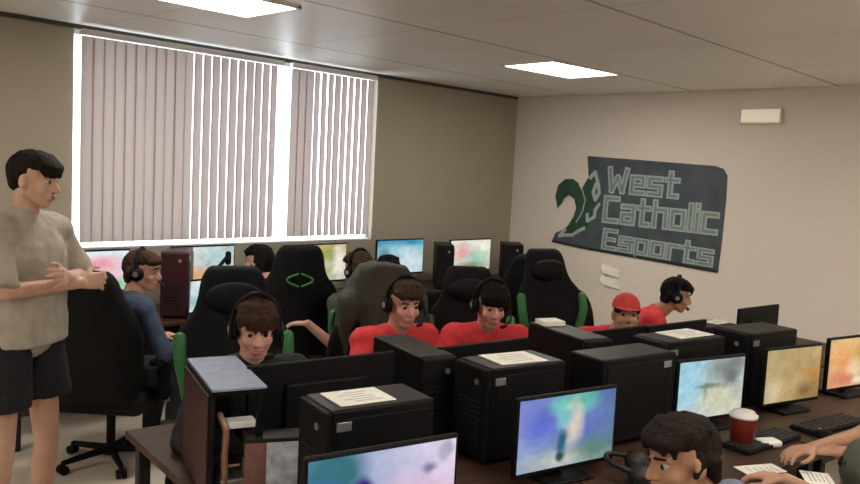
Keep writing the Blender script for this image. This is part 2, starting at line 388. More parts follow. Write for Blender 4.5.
# white notice below the banner
nt_ = thing('wall_notice', 'small creased white paper notice on the right wall below the banner', 'notice', onx(611, 278, WX), 90)
mb = MB(); n = 6
for j in range(2):
    z0 = .10 - j * .12
    mb.prism([(-.11, .002, z0), (.11, .002, z0 + .045), (.11, .030, z0 - .01), (.07, .032, z0 - .055), (-.11, .004, z0 - .085)], (0, .004, 0))
mb.build('paper', M['paper'], nt_)

# ------------------------------------------------------------------ furniture
WT_Z = .72
def desk(label, loc, rz, w, d, group):
    t = thing('computer_desk', label, 'desk', (loc[0], loc[1], 0), rz, group)
    MB().box((0, 0, WT_Z - .015), (w - .006, d - .006, .03), bev=.006).build('worktop', M['desk'], t)
    for x in (-w / 2 + .06, w / 2 - .06):
        for y in (-d / 2 + .07, d / 2 - .07):
            MB().box((x, y, (WT_Z - .03) / 2), (.05, .05, WT_Z - .03), bev=.006).build('leg', M['deskdark'], t)
    MB().box((0, 0, WT_Z - .20), (w - .14, .018, .30)).build('modesty_panel', M['deskdark'], t)
    return t
IY = -8.0
ISL = V((1.35, 2.255, 0)); eu = V((math.cos(R(IY)), math.sin(R(IY)), 0)); ev = V((-eu.y, eu.x, 0))
def isl(u, v, z=0): return ISL + eu * u + ev * v + V((0, 0, z))
names = ['leftmost', 'second from the left', 'third from the left', 'rightmost']
for k in range(4):
    desk('brown desk on the near side of the island, %s of its row' % names[k], isl(.625 + 1.25 * k, -.425), IY, 1.25, .82, 'desks of the middle island')
    desk('brown desk on the far side of the island, %s of its row' % names[k], isl(.625 + 1.25 * k, .385 + (.06 if k == 0 else 0)), IY, 1.25, .74 + (.12 if k == 0 else 0), 'desks of the middle island')
for k in range(4):
    desk('brown desk along the window wall, %s' % names[k], (2.35 + 1.36 * k, 5.405), 0, 1.36, .70, 'desks along the window wall')

# ---- screens
def clamp(v): return max(0., min(1., v))
def mix(a, b, f): return tuple(x + (y - x) * f for x, y in zip(a, b))
def srgb(c): return tuple((x / 255) ** 2.2 for x in c)
def picture(base, blobs, nz=.18, seed=0):
    # base: four corner colours (tl, tr, bl, br); blobs: (u, v, ru, rv, colour, softness)  u right, v down
    tl, tr, bl_, br = [srgb(c) for c in base]; bb = [(*x[:4], srgb(x[4]), x[5]) for x in blobs]
    def f(u, v):
        c = mix(mix(tl, tr, u), mix(bl_, br, u), v)
        w = noise.noise(V((u * 6 + seed, v * 5, seed))) ; w2 = noise.noise(V((u * 17, v * 15 + seed, 3.3)))
        for (bu, bv, ru, rv, cc, sf) in bb:
            d = math.sqrt(((u - bu + w * .03) / ru) ** 2 + ((v - bv + w2 * .02) / rv) ** 2)
            k = clamp((1 + sf - d) / (2 * sf)) ; c = mix(c, cc, k)
        g = 1 + nz * (w * .9 + w2 * .8)
        return tuple(x * g for x in c)
    return f
def screen_mesh(w, h, f, y, z0, nu=72, nv=42):
    me = bpy.data.meshes.new('screen'); vs = []; fs = []
    for j in range(nv + 1):
        for i in range(nu + 1): vs.append((-w / 2 + w * i / nu, y, z0 + h - h * j / nv))
    for j in range(nv):
        for i in range(nu):
            a = j * (nu + 1) + i; fs.append((a, a + nu + 1, a + nu + 2, a + 1))
    me.from_pydata(vs, [], fs); ca = me.color_attributes.new('Col', 'FLOAT_COLOR', 'POINT')
    for k in range(len(vs)):
        j, i = divmod(k, nu + 1); ca.data[k].color = (*f(i / nu, j / nv), 1)
    return me
M['screen'] = screen_mat('screen_glow', .85)
def monitor(label, loc, rz, f, w=.50, h=.30, top=1.06, group=None, z0=WT_Z, tilt=0):
    # local: screen faces -Y
    t = thing('monitor', label, 'monitor', (loc[0], loc[1], z0), rz, group)
    H = top - z0; bz = H - h
    p = MB().box((0, 0, bz + h / 2), (w, .022, h), bev=.006); p.box((0, .022, bz + h * .5), (w * .55, .03, h * .55), bev=.012); pn = p.build('housing', M['black'], t)
    s = link('screen', screen_mesh(w - .022, h - .030, f, -.0125, bz + .019), M['screen'], t) if f else None
    b = MB().box((0, .045, (bz + h * .5) / 2 + .01), (.055, .02, bz + h * .5 - .01), bev=.006); b.build('stand', M['black'], t)
    MB().box((0, .03, .008), (.22, .17, .014), bev=.006).build('foot', M['black'], t)
    return t
GN = 'monitors of the nearest row, facing the camera'
picA = picture([(90, 140, 190), (226, 214, 235), (40, 110, 170), (222, 196, 222)],
   [(.16, .18, .20, .30, (30, 105, 120), .4), (.10, .75, .16, .4, (40, 90, 200), .5), (.50, .8, .10, .3, (60, 140, 220), .5), (.36, .42, .075, .16, (30, 25, 110), .3), (.36, .75, .09, .28, (30, 40, 130), .4),
    (.75, .7, .25, .3, (224, 190, 216), .8), (.8, .28, .05, .05, (120, 120, 160), .6), (.92, .12, .05, .12, (176, 172, 190), .3)], .12, 1)
picB = picture([(118, 128, 200), (70, 110, 160), (150, 165, 200), (80, 120, 120)],
   [(.22, .38, .16, .22, (90, 110, 205), .6), (.72, .45, .2, .35, (95, 115, 185), .7), (.55, .14, .2, .14, (100, 205, 180), .6), (.62, .08, .14, .08, (90, 170, 150), .5), (.56, .42, .085, .28, (216, 205, 190), .6),
    (.45, .32, .06, .14, (120, 190, 200), .6), (.5, .9, .35, .1, (196, 200, 190), .8), (.44, .66, .05, .16, (40, 95, 120), .4), (.44, .86, .045, .07, (40, 70, 80), .4), (.8, .82, .2, .15, (90, 130, 120), .7)], .16, 2)
picC = picture([(150, 195, 215), (176, 190, 190), (186, 196, 190), (196, 200, 178)],
   [(.12, .4, .22, .5, (158, 205, 222), .6), (.68, .16, .22, .18, (130, 135, 130), .7), (.8, .3, .12, .22, (110, 120, 118), .6), (.5, .45, .2, .04, (96, 104, 100), .5), (.42, .6, .03, .2, (110, 115, 108), .5),
    (.62, .72, .24, .22, (206, 204, 176), .6), (.9, .08, .12, .1, (120, 124, 126), .5), (.3, .92, .3, .1, (204, 206, 200), .7)], .22, 3)
picD = picture([(168, 156, 112), (186, 160, 100), (190, 168, 120), (150, 116, 66)],
   [(.5, .25, .4, .2, (176, 150, 104), .8), (.86, .55, .14, .16, (182, 128, 60), .6), (.4, .75, .4, .2, (186, 158, 108), .7), (.75, .85, .16, .14, (126, 96, 56), .7), (.15, .8, .14, .2, (206, 190, 150), .6)], .18, 4)
picE = picture([(214, 176, 116), (228, 196, 140), (220, 150, 110), (200, 180, 130)],
   [(.3, .4, .2, .25, (228, 160, 96), .6), (.55, .6, .14, .2, (232, 200, 160), .6), (.3, .82, .18, .12, (218, 128, 100), .6), (.7, .3, .2, .2, (210, 160, 80), .6), (.6, .9, .1, .06, (236, 226, 200), .4)], .2, 5)
nearM = [('lavender screen and dark blue figure, nearest of the front row', (1.52, 1.60), -13, picA, .50, 1.075),
 ('blue and teal screen showing a glowing beam, front row', (2.49, 1.64), -13, picB, .50, 1.06),
 ('pale sky-blue and grey screen behind the dark haired player', (3.56, 1.575), -16, picC, .455, 1.06),
 ('tan desert screen behind the red cup', (4.20, 1.435), -16, picD, .45, 1.06),
 ('orange and peach screen cut by the right edge of the picture', (4.83, 1.335), -15, picE, .48, 1.06)]
for lb, p, rz, f, w, tp in nearM: monitor('monitor with ' + lb, p, rz, f, w, .30, tp, GN)
GF = 'monitors of the far island side, backs to the camera'
farM = [((1.89, 2.34), -11, .62, 1.125, 'black monitor back, widest, in front of the dark jacketed player'), ((2.74, 2.26), -9, .53, 1.10, 'black monitor back in front of the red shirted player with headset and dark fringe'),
 ((3.62, 2.09), -9, .42, 1.10, 'black monitor back in front of the tall empty-topped green and black chair'), ((4.05, 2.00), -9, .52, 1.10, 'black monitor back in front of the player in the red cap'), ((4.80, 1.86), -8, .44, 1.145, 'black monitor back standing highest, near the right wall')]
for p, rz, w, tp, lb in farM: monitor(lb, p, rz + 180, picture([(80, 90, 120)] * 4, [(.5, .5, .3, .3, (120, 110, 90), .6)], .2, 9), w, .33, tp, GF)
GW = 'monitors on the desks along the window wall'
pW = [
 picture([(236, 240, 244), (222, 236, 240), (226, 236, 236), (200, 220, 216)], [(.65, .3, .22, .16, (240, 150, 170), .6), (.8, .5, .15, .2, (236, 190, 200), .7), (.9, .8, .12, .15, (150, 200, 160), .6)], .15, 11),
 picture([(226, 226, 226), (186, 214, 214), (216, 176, 140), (206, 186, 150)], [(.12, .4, .10, .3, (214, 96, 84), .6), (.4, .75, .3, .2, (214, 166, 120), .7), (.7, .3, .25, .25, (176, 206, 206), .6), (.75, .75, .2, .15, (204, 190, 160), .6)], .25, 12),
 picture([(190, 164, 110), (206, 180, 130), (170, 170, 150), (200, 200, 190)], [(.3, .3, .22, .3, (178, 128, 70), .7), (.6, .25, .2, .2, (150, 160, 80), .6), (.55, .8, .2, .15, (160, 186, 120), .6), (.85, .5, .1, .4, (230, 226, 210), .6)], .3, 13),
 picture([(70, 150, 172), (120, 186, 196), (186, 206, 210), (204, 214, 218)], [(.5, .06, .6, .10, (40, 140, 180), .5), (.4, .4, .3, .25, (150, 200, 216), .7), (.7, .6, .25, .3, (200, 220, 232), .7), (.15, .6, .12, .3, (40, 90, 110), .6)], .2, 14),
 picture([(226, 226, 208), (216, 222, 206), (206, 212, 190), (190, 200, 176)], [(.3, .4, .18, .25, (226, 160, 160), .7), (.62, .6, .2, .2, (150, 200, 180), .7), (.85, .2, .12, .16, (240, 236, 220), .6), (.5, .85, .3, .1, (120, 140, 110), .7)], .2, 15)]
wl = [((2.30, 5.42), .56, .33, 1.20, 'monitor with white and pink screen behind the standing person, below the blinds'), ((3.16, 5.42), .54, .33, 1.205, 'monitor with teal, white and sand coloured screen below the wide blind'),
      ((4.27, 5.42), .60, .34, 1.185, 'monitor with tan and green screen below the narrow right blind'), ((5.23, 5.42), .62, .34, 1.20, 'monitor with cyan topped screen just right of the window'), ((6.24, 5.42), .64, .34, 1.175, 'monitor with cream, pink and green screen farthest right along the window wall')]
for (p, w, h, tp, lb), f in zip(wl, pW): monitor(lb, p, 0, f, w, h, tp, GW)
def laptop(label, loc, rz, f, w=.40):
    t = thing('laptop', label, 'laptop', (loc[0], loc[1], WT_Z), rz, 'open laptops on the window desks')
    MB().box((0, -.12, .010), (w, .25, .016), bev=.004).build('keyboard_deck', M['black'], t)
    o = MB().box((0, 0, .13), (w, .012, .25), bev=.004).build('lid', M['black'], t); o.rotation_euler = (R(-12), 0, 0); o.location = (0, .005, .006)
    s = link('screen', screen_mesh(w - .02, .22, f, -.0075, .02, 40, 24), M['screen'], o)
laptop('open laptop with blue and white screen under the tan and green monitor', (3.98, 5.22), 12, picture([(70, 110, 200), (120, 160, 230), (210, 226, 246), (190, 210, 240)], [(.4, .3, .2, .2, (160, 206, 210), .6), (.7, .55, .14, .06, (20, 40, 90), .4), (.4, .8, .4, .2, (220, 232, 246), .6)], .25, 21), .44)
laptop('small open laptop with pale screen below the sand coloured screen', (2.98, 5.20), 8, picture([(200, 215, 230), (214, 226, 232), (226, 232, 236), (206, 216, 224)], [(.5, .7, .2, .2, (150, 190, 190), .6)], .2, 22), .30)

# ---- computer cases
def pc_case(name_label, loc, rz, w=.38, d=.21, h=.385, group=None, topm=None, led=False, front=-1):
    # long side along X, the front (with the drive bay and switch) at front*X
    t = thing('computer_case', name_label, 'computer', (loc[0], loc[1], WT_Z), rz, group)
    MB().box((0, 0, h / 2 + .012), (w, d, h - .024), bev=.007).build('body', M['gloss'], t)
    MB().box((0, 0, h - .004), (w - .012, d - .012, .012), bev=.004).build('top_panel', topm or M['casetop'], t)
    fp = MB().box((front * (w / 2 + .010), 0, h / 2 + .008), (.026, d - .006, h - .02), bev=.010).build('front_panel', M['black'], t)
    g = MB()
    for k in range(9): g.box((front * (w / 2 + .0245), 0, .07 + k * .022), (.004, d * .66, .010))
    g.build('grille', M['grille'], fp)
    MB().cone((front * (w / 2 + .020), -d * .2, h - .06), (front * (w / 2 + .027), -d * .2, h - .06), .012, .012).build('power_switch', M['silver'], fp)
    s = MB().box((0, -d / 2 - .002, h / 2), (w * .9, .006, h * .86), bev=.003).build('side_panel', M['gloss'], t)
    MB().box((front * w * .40, -d / 2 - .003, h - .05), (.05, .006, .03), bev=.002).build('latch', M['silver'], t)
    for x in (-.4, .4):
        for y in (-.35, .35): MB().cone((x * w, y * d, 0), (x * w, y * d, .014), .016, .014).build('foot', M['black'], t)
    if led: MB().box((front * (w / 2 + .026), d * .2, h * .5), (.004, .012, h * .5)).build('light_strip', M['led'], t)
    return t
GC = 'computer cases on the near side of the island'
pc_case('black computer case behind the lavender screen, white sheet on its top', (1.735, 1.905), -13, .37, .21, group=GC)
pc_case('black computer case behind the blue and teal screen, white sheet on its top', (2.565, 1.965), -12, .38, .22, group=GC)
pc_case('bare topped computer case between the teal screen and the sky-blue one', (3.10, 1.775), -11, .45, .20, group=GC, led=True, front=1)
pc_case('black computer case behind the pale sky-blue screen, paper on its top', (3.69, 1.80), -13, .42, .21, group=GC)
pc_case('black computer case behind the tan desert screen', (4.28, 1.66), -13, .40, .22, group=GC)
GC2 = 'computer cases on the far side of the island'
pc_case('dark computer case standing end-on beside the widest monitor back', (2.45, 2.43), 74, .44, .17, .37, group=GC2)
pc_case('dark computer case standing end-on with a white box on its top', (3.30, 2.20), 72, .44, .17, .385, group=GC2)
pc_case('low dark computer case with a paper slip, near the highest monitor back', (4.44, 1.99), -10, .30, .16, .335, group=GC2)
GC3 = 'computer cases on the window desks'
pc_case('tall dark red computer case between two screens below the wide blind', (2.90, 5.33), 56, .40, .19, .475, group=GC3, topm=M['darkred'])
for ch in bpy.data.objects:
    if ch.parent and ch.parent.get('label', '').startswith('tall dark red') and ch.name.split('.')[0] in ('body', 'side_panel', 'front_panel'): ch.data.materials[0] = M['darkred']
pc_case('black computer case right of the cyan topped screen', (5.74, 5.33), 48, .38, .17, .43, group=GC3)
pc_case('black computer case at the right end of the window desks', (6.85, 5.36), 44, .36, .22, .40, group=GC3)

# open-sided case with its inner parts at the left end of the island
def open_case():
    t = thing('computer_case', 'open-sided computer case with inner parts showing under a blue-grey cover', 'computer', (1.50, 2.42, WT_Z), -19)
    w, d, h = .175, .44, .385
    b = MB(); b.box((0, 0, h - .008), (w, d, .016), bev=.004); b.box((0, 0, .014), (w, d, .022), bev=.004); b.box((-w / 2 + .008, 0, h / 2), (.016, d, h - .03), bev=.003); b.box((0, d / 2 - .008, h / 2), (w - .01, .016, h - .03), bev=.003)
    b.box((w / 2 - .01, -d / 2 + .012, h / 2), (.02, .02, h - .03)); b.build('body', M['gloss'], t)
    MB().box((-w / 2 - .004, 0, h / 2), (.008, d - .02, h - .03), bev=.003).build('side_panel', M['darkred'], t)
    mbd = MB().box((-w / 2 + .022, .02, h / 2 + .02), (.008, .30, .26)).build('motherboard', M['black'], t)
    MB().box((.0, .0, .125), (.13, .30, .035), bev=.006).build('graphics_card', M['black'], t)
    MB().box((.03, -.14, .25), (.10, .06, .025), bev=.006).build('fan_bracket', M['white'], t)
    MB().tube([(-.03, -.20, .06), (-.035, -.205, .16), (-.03, -.20, .25), (-.045, -.17, .29)], .012, 12).build('coolant_pipe', M['copper'], t, True)
    MB().box((.02, -.15, .05), (.13, .12, .06), bev=.005).build('power_supply', M['silver'], t)
    MB().tube([(.05, -.10, .08), (.06, -.19, .12), (.02, -.2, .17), (.05, -.16, .22)], .006, 8).build('cable', M['black'], t, True)
    for x in (-.07, .07):
        for y in (-.18, .18): MB().cone((x, y, 0), (x, y, .006), .014, .014).build('foot', M['black'], t)
    t2 = thing('clipboard_cover', 'blue-grey sheet cover lying on the open-sided computer case', 'cover', (1.505, 2.415, WT_Z + .385), -19)
    MB().box((0, 0, .005), (.18, .45, .009), bev=.003).build('sheet', M['bluepaper'], t2)
    k = MB()
    for (x, y, l, a) in ((-.03, .08, .05, 20), (.02, .02, .06, -35), (-.04, -.06, .04, 60), (.04, .12, .03, 10)): k.box((x, y, .0100), (l, .006, .001), rot=(0, 0, a))
    k.build('pen_marks', M['ink'], t2)
open_case()
t = thing('snack_carton', 'white, blue and brown printed carton on the desk left of the lavender screen', 'carton', (*onz(279, 474, WT_Z + .08)[:2], WT_Z), IY - 20)
MB().box((0.03, 0, .105), (.16, .10, .21), bev=.003).build('printed_face', M['carton'], t); MB().box((-.085, 0, .105), (.07, .10, .21), bev=.003).build('brown_panel', M['cartonside'], t); MB().box((.0, 0, .216), (.24, .10, .014), bev=.002).build('lid', M['deskdark'], t)

# papers on the case tops
def paper(label, c, w, d, rz, n=1, group='paper sheets lying on computer cases'):
    t = thing('paper_sheet', label, 'paper', c, rz, group)
    MB().box((0, 0, .003), (w, d, .004), bev=.0012).build('sheet', M['paper'], t)
    k = MB()
    for i in range(5): k.box((random.uniform(-.02, .02), -d * .32 + i * d * .15, .0053), (w * random.uniform(.4, .7), .004, .0005))
    k.build('print_lines', M['ink'], t)
ct = WT_Z + .387
paper('white paper sheet on the case behind the lavender screen', (1.69, 1.915, ct), .20, .155, -13)
paper('white paper sheet on the case behind the blue and teal screen', (2.565, 1.965, ct), .23, .17, -16)
paper('white paper sheet on the case behind the pale sky-blue screen', (3.73, 1.80, ct), .26, .16, -10)
paper('paper slip near the highest monitor back', (4.50, 1.98, WT_Z + .337), .14, .09, -4)
t = thing('card_box', 'small white box on the end-on computer case', 'box', (3.33, 2.33, WT_Z + .387), 66)
MB().box((0, 0, .012), (.10, .12, .024), bev=.003).build('box_body', M['paper'], t)

# keyboards, mice, cup, desk papers on the near side
def keyboard(label, loc, rz, group):
    t = thing('keyboard', label, 'keyboard', (loc[0], loc[1], WT_Z), rz, group)
    MB().box((0, 0, .010), (.44, .14, .018), bev=.004).build('base', M['black'], t)
    k = MB()
    for j in range(5):
        for i in range(15): k.box((-.203 + i * .029, -.052 + j * .026, .022), (.024, .021, .008), bev=.002, seg=1)
    k.build('keycaps', M['keys'], t)
GK = 'keyboards on the near desks'
keyboard('black keyboard in front of the lavender screen', isl(.15, -.68), IY, GK); keyboard('black keyboard in front of the blue and teal screen', isl(1.28, -.72), IY, GK)
keyboard('black keyboard beside the red cup', isl(2.32, -.62), IY, GK); keyboard('black keyboard under the two bare hands at right', isl(2.86, -.66), IY - 4, GK)
def mouse(label, loc, rz):
    t = thing('mouse', label, 'computer mouse', (loc[0], loc[1], WT_Z), rz, 'computer mice on the near desks')
    m = MB().ell((0, 0, .012), (.032, .058, .026)); bmesh.ops.bisect_plane(m.bm, geom=m.bm.verts[:] + m.bm.edges[:] + m.bm.faces[:], plane_co=(0, 0, 0), plane_no=(0, 0, -1), clear_outer=True); m.build('shell', M['black'], t, True)
    MB().cone((-.004, .03, .034), (.004, .03, .034), .008, .008).build('wheel', M['silver'], t)
mouse('black computer mouse beside the keyboard of the lavender screen', isl(.48, -.66), -10); mouse('black computer mouse right of the keyboard of the blue and teal screen', isl(1.66, -.70), -8); mouse('black computer mouse near the white sheets', isl(2.66, -.74), -8)
cp = onz(741, 446, WT_Z)
t = thing('spare_headset', 'grey headset lying on the desk left of the nearest dark haired player', 'headset', onz(631, 478, WT_Z), 35)
mb = MB().tube([(math.cos(R(a)) * .085, math.sin(R(a)) * .10, .055 + .02 * math.sin(R(a))) for a in range(-10, 191, 20)], .010, 8); mb.build('headband', M['casetop'], t, True)
for q in (-1, 1): MB().cap((q * .085, -.02, .042), (q * .060, -.02, .042), .042, .040, 16, 3).build('ear_cup', M['casetop'], t, True)
t = thing('cup', 'red cup with white lid on the desk before the tan desert screen', 'cup', cp, 0)
MB().lathe([(.041, 0), (.046, .004), (.058, .13), (.058, .132)]).build('cup_body', M['cup'], t, True)
MB().lathe([(.060, .130), (.061, .143), (.048, .149), (.046, .158), (.006, .159)]).build('lid', M['lid'], t, True)
t = thing('tissue_pack', 'small white pack on the desk right of the red cup', 'pack', onz(768, 446, WT_Z), -30)
MB().box((0, 0, .016), (.10, .07, .03), bev=.010).build('pack_body', M['paper'], t, True)
def dpaper(label, px, py, w, d, rz):
    paper(label, onz(px, py, WT_Z), w, d, rz, group='paper sheets on the near desk')
dpaper('white paper sheet on the near desk left of the bare forearm', 760, 470, .09, .19, 62); dpaper('white paper sheet on the near desk below the two hands', 818, 480, .16, .11, 30)

# microphone arm by the dark red case
t = thing('microphone_arm', 'dark folding microphone arm rising beside the dark red computer case', 'microphone arm', (2.97, 5.10, WT_Z), 0)
MB().cone((0, 0, 0), (0, 0, .04), .03, .02).build('clamp_base', M['black'], t); MB().tube([(0, 0, .03), (.02, -.01, .25), (.22, .02, .44)], .014).build('arm', M['black'], t, True); MB().cap((.22, .02, .39), (.22, .02, .45), .022).build('microphone', M['black'], t, True)

# ------------------------------------------------------------------ chairs
def chair_base(t, mtl):
    b = MB().cone((0, 0, .055), (0, 0, .10), .045, .035)
    for k in range(5):
        a = 2 * math.pi * k / 5 + .3; d = V((math.cos(a), math.sin(a), 0)); b.cap(d * .03 + V((0, 0, .085)), d * .29 + V((0, 0, .066)), .024, .016, 8, 2)
    b.build('star_base', mtl, t)
    for k in range(5):
        a = 2 * math.pi * k / 5 + .3; d = V((math.cos(a), math.sin(a), 0)); s = V((-d.y, d.x, 0)); c = d * .295
        w = MB(); w.cone(c - s * .026 + V((0, 0, .028)), c - s * .006 + V((0, 0, .028)), .028, .028, 12); w.cone(c + s * .006 + V((0, 0, .028)), c + s * .026 + V((0, 0, .028)), .028, .028, 12); w.cone(c + V((0, 0, .03)), c + V((0, 0, .066)), .008, .008, 8)
        w.build('caster', M['black'], t)
    MB().cone((0, 0, .09), (0, 0, .39), .026, .026).build('gas_lift', M['black'], t)
def gaming_chair():
    t = thing('gaming_chair', 'x', 'chair', (0, 0, 0)); chair_base(t, M['black'])
    MB().box((0, 0, .425), (.50, .50, .085), bev=.035, seg=3).build('seat', M['fabric'], t, True)
    y = lambda z: -.24 - (z - .45) * .16
    rows = [(.44, .20, y(.44), .03), (.55, .22, y(.55), .06), (.72, .215, y(.72), .07), (.86, .25, y(.86), .09), (.98, .275, y(.98), .10), (1.06, .265, y(1.06), .08), (1.12, .19, y(1.12), .05), (1.20, .165, y(1.20), .03), (1.30, .155, y(1.30), .02), (1.345, .11, y(1.345), .0)]
    bk = MB().shell(rows, .095, 11).build('backrest', M['fabric'], t, True, 1)
    for s in (-1, 1):
        MB().tube([(s * .205, y(.56) + .07, .56), (s * .20, y(.7) + .08, .70), (s * .225, y(.82) + .10, .82), (s * .25, y(.93) + .12, .93), (s * .25, y(1.02) + .105, 1.02)], .030, 10).build('side_bolster', M['green'], bk, True)
    MB().ell((0, y(1.22) + .075, 1.20), (.14, .045, .075)).build('head_pillow', M['fabric'], bk, True)
    e = MB(); n = 10
    for q in (-1, 1): e.tube([(q * .012 + q * .07 * math.sin(math.pi * k / n), y(1.13) - .052, 1.16 - .08 * k / n * (1 if k < n else 1)) for k in range(n + 1)], .007, 8)
    e.build('emblem', M['green'], bk, True)
    for s in (-1, 1):
        a = MB().box((s * .29, .02, .66), (.085, .27, .032), bev=.012); a.box((s * .29, .0, .54), (.035, .05, .22), bev=.006); a.box((s * .26, 0, .425), (.10, .05, .02)); a.build('armrest', M['black'], t)
    return t
def office_chair():
    t = thing('office_chair', 'x', 'chair', (0, 0, 0)); chair_base(t, M['black'])
    MB().box((0, 0, .425), (.52, .50, .09), bev=.04, seg=3).build('seat', M['fabric'], t, True)
    y = lambda z: -.25 - (z - .45) * .14
    rows = [(.50, .20, y(.5), .03), (.58, .235, y(.58), .05), (.70, .25, y(.70), .06), (.84, .245, y(.84), .06), (.94, .21, y(.94), .04), (1.0, .14, y(1.0), .02)]
    MB().shell(rows, .075, 11).build('backrest', M['fabric'], t, True, 1)
    MB().box((0, -.27, .44), (.07, .16, .025), bev=.006).box((0, -.34, .55), (.07, .02, .24), bev=.006).build('back_bracket', M['black'], t)
    for s in (-1, 1):
        a = MB().box((s * .29, .0, .65), (.07, .26, .03), bev=.012); a.box((s * .29, .0, .54), (.03, .05, .2), bev=.006); a.box((s * .26, 0, .425), (.10, .05, .02)); a.build('armrest', M['black'], t)
    return t
def tall_chair():
    t = thing('executive_chair', 'x', 'chair', (0, 0, 0)); chair_base(t, M['black'])
    MB().box((0, 0, .42), (.56, .52, .12), bev=.05, seg=3).build('seat', M['fabric'], t, True)
    y = lambda z: -.25 - (z - .45) * .14
    rows = [(.42, .22, y(.42), .03), (.50, .26, y(.5), .05), (.66, .285, y(.66), .07), (.84, .285, y(.84), .07), (.96, .255, y(.96), .06), (1.06, .19, y(1.06), .03), (1.16, .175, y(1.16), .02), (1.22, .12, y(1.22), .0)]
    bk = MB().shell(rows, .13, 11).build('backrest', M['fabric'], t, True, 1)
    MB().ell((0, y(1.1) + .07, 1.10), (.15, .05, .07)).build('head_pillow', M['fabric'], bk, True)
    for s in (-1, 1):
        a = MB().box((s * .32, .0, .66), (.085, .30, .04), bev=.015); a.box((s * .32, .0, .54), (.045, .06, .22), bev=.008); a.box((s * .29, 0, .42), (.10, .06, .025)); a.build('armrest', M['black'], t)
    return t
protoG, protoO, protoT = gaming_chair(), office_chair(), tall_chair()
usedp = set()
def chair(kind, loc, heading, label):
    p = {'g': protoG, 'o': protoO, 't': protoT, 'n': protoG}[kind]
    kind = 'g' if kind == 'n' else kind
    c = p if kind not in usedp else copy_tree(p); usedp.add(kind)
    c.scale = (1, 1, 1); c.location = (loc[0], loc[1], 0); c.rotation_euler = (0, 0, R(heading - 90)); c['label'] = label
    c['group'] = {'g': 'black and green gaming chairs', 'o': 'plain black office chairs', 't': 'tall black executive chairs'}[kind]
    return c

# ------------------------------------------------------------------ people
def ik(S, W, a, b, pole):
    S, W = V(S), V(W); d = W - S; L = min(d.length, (a + b) * .985); d = d.normalized(); W = S + d * L
    x = (a * a - b * b + L * L) / (2 * L); h = math.sqrt(max(a * a - x * x, 1e-6)); pole = V(pole); n = (pole - d * pole.dot(d)).normalized()
    return S + d * x + n * h, W
def hand(mb, W, d, nrm, side, curl=.45, k=1.0):
    d = d.normalized(); nrm = (nrm - d * nrm.dot(d)).normalized(); x = nrm.cross(d).normalized() * side      # x points to the thumb side
    for i, (o, l) in enumerate(((.030, .076), (.010, .083), (-.010, .078), (-.029, .060))):
        kn = W + d * (.088 - abs(i - 1) * .004) * k + x * o * k; mb.cap(W + d * .012 + x * o * .55 * k, kn, .0150, .0115, 8, 2)
        p, a = kn, 0.2 + .06 * i
        for s in range(3):
            seg = l * (.45, .31, .24)[s] * k; q = p + (d * math.cos(a) + nrm * math.sin(a)) * seg + x * (.006 * (1.2 - i) * .4); r_ = (.0100, .0092, .0084)[s]
            mb.cap(p, q, r_ * k, r_ * .93 * k, 8, 2); p = q; a += curl
    p = W + d * .028 + x * .026; q = p + (d * .66 + x * .62 + nrm * .30).normalized() * .042; s = q + (d * .93 + x * .22 + nrm * .25).normalized() * .034; e = s + (d * .98 - x * .05 + nrm * .2).normalized() * .026
    mb.cap(W + d * .015 + x * .015, p, .016, .015, 8, 2); mb.cap(p, q, .0135, .0115, 8, 2); mb.cap(q, s, .0108, .010, 8, 2); mb.cap(s, e, .010, .0085, 8, 2)
def head_prims(mb, Mh):
    E = lambda c, r: mb.ell(c, r, Mh, 18, 12)
    C = lambda a, b, ra, rb: mb.cap(Mh @ V(a), Mh @ V(b), ra, rb, 10, 3)
    E((0, -.012, .030), (.074, .094, .086)); E((0, .026, -.028), (.060, .068, .084)); E((0, .060, -.098), (.028, .026, .020))
    for s in (-1, 1):
        C((s * .056, -.002, -.055), (s * .020, .060, -.097), .018, .017); E((s * .036, .058, -.034), (.026, .026, .026)); E((s * .078, -.008, -.012), (.010, .021, .031)); C((s * .048, .070, .022), (s * .012, .088, .020), .010, .011)
        E((s * .013, .100, -.036), (.009, .010, .008))
    C((0, .086, .010), (0, .112, -.032), .010, .0125)
    E((0, .080, -.066), (.030, .018, .020))
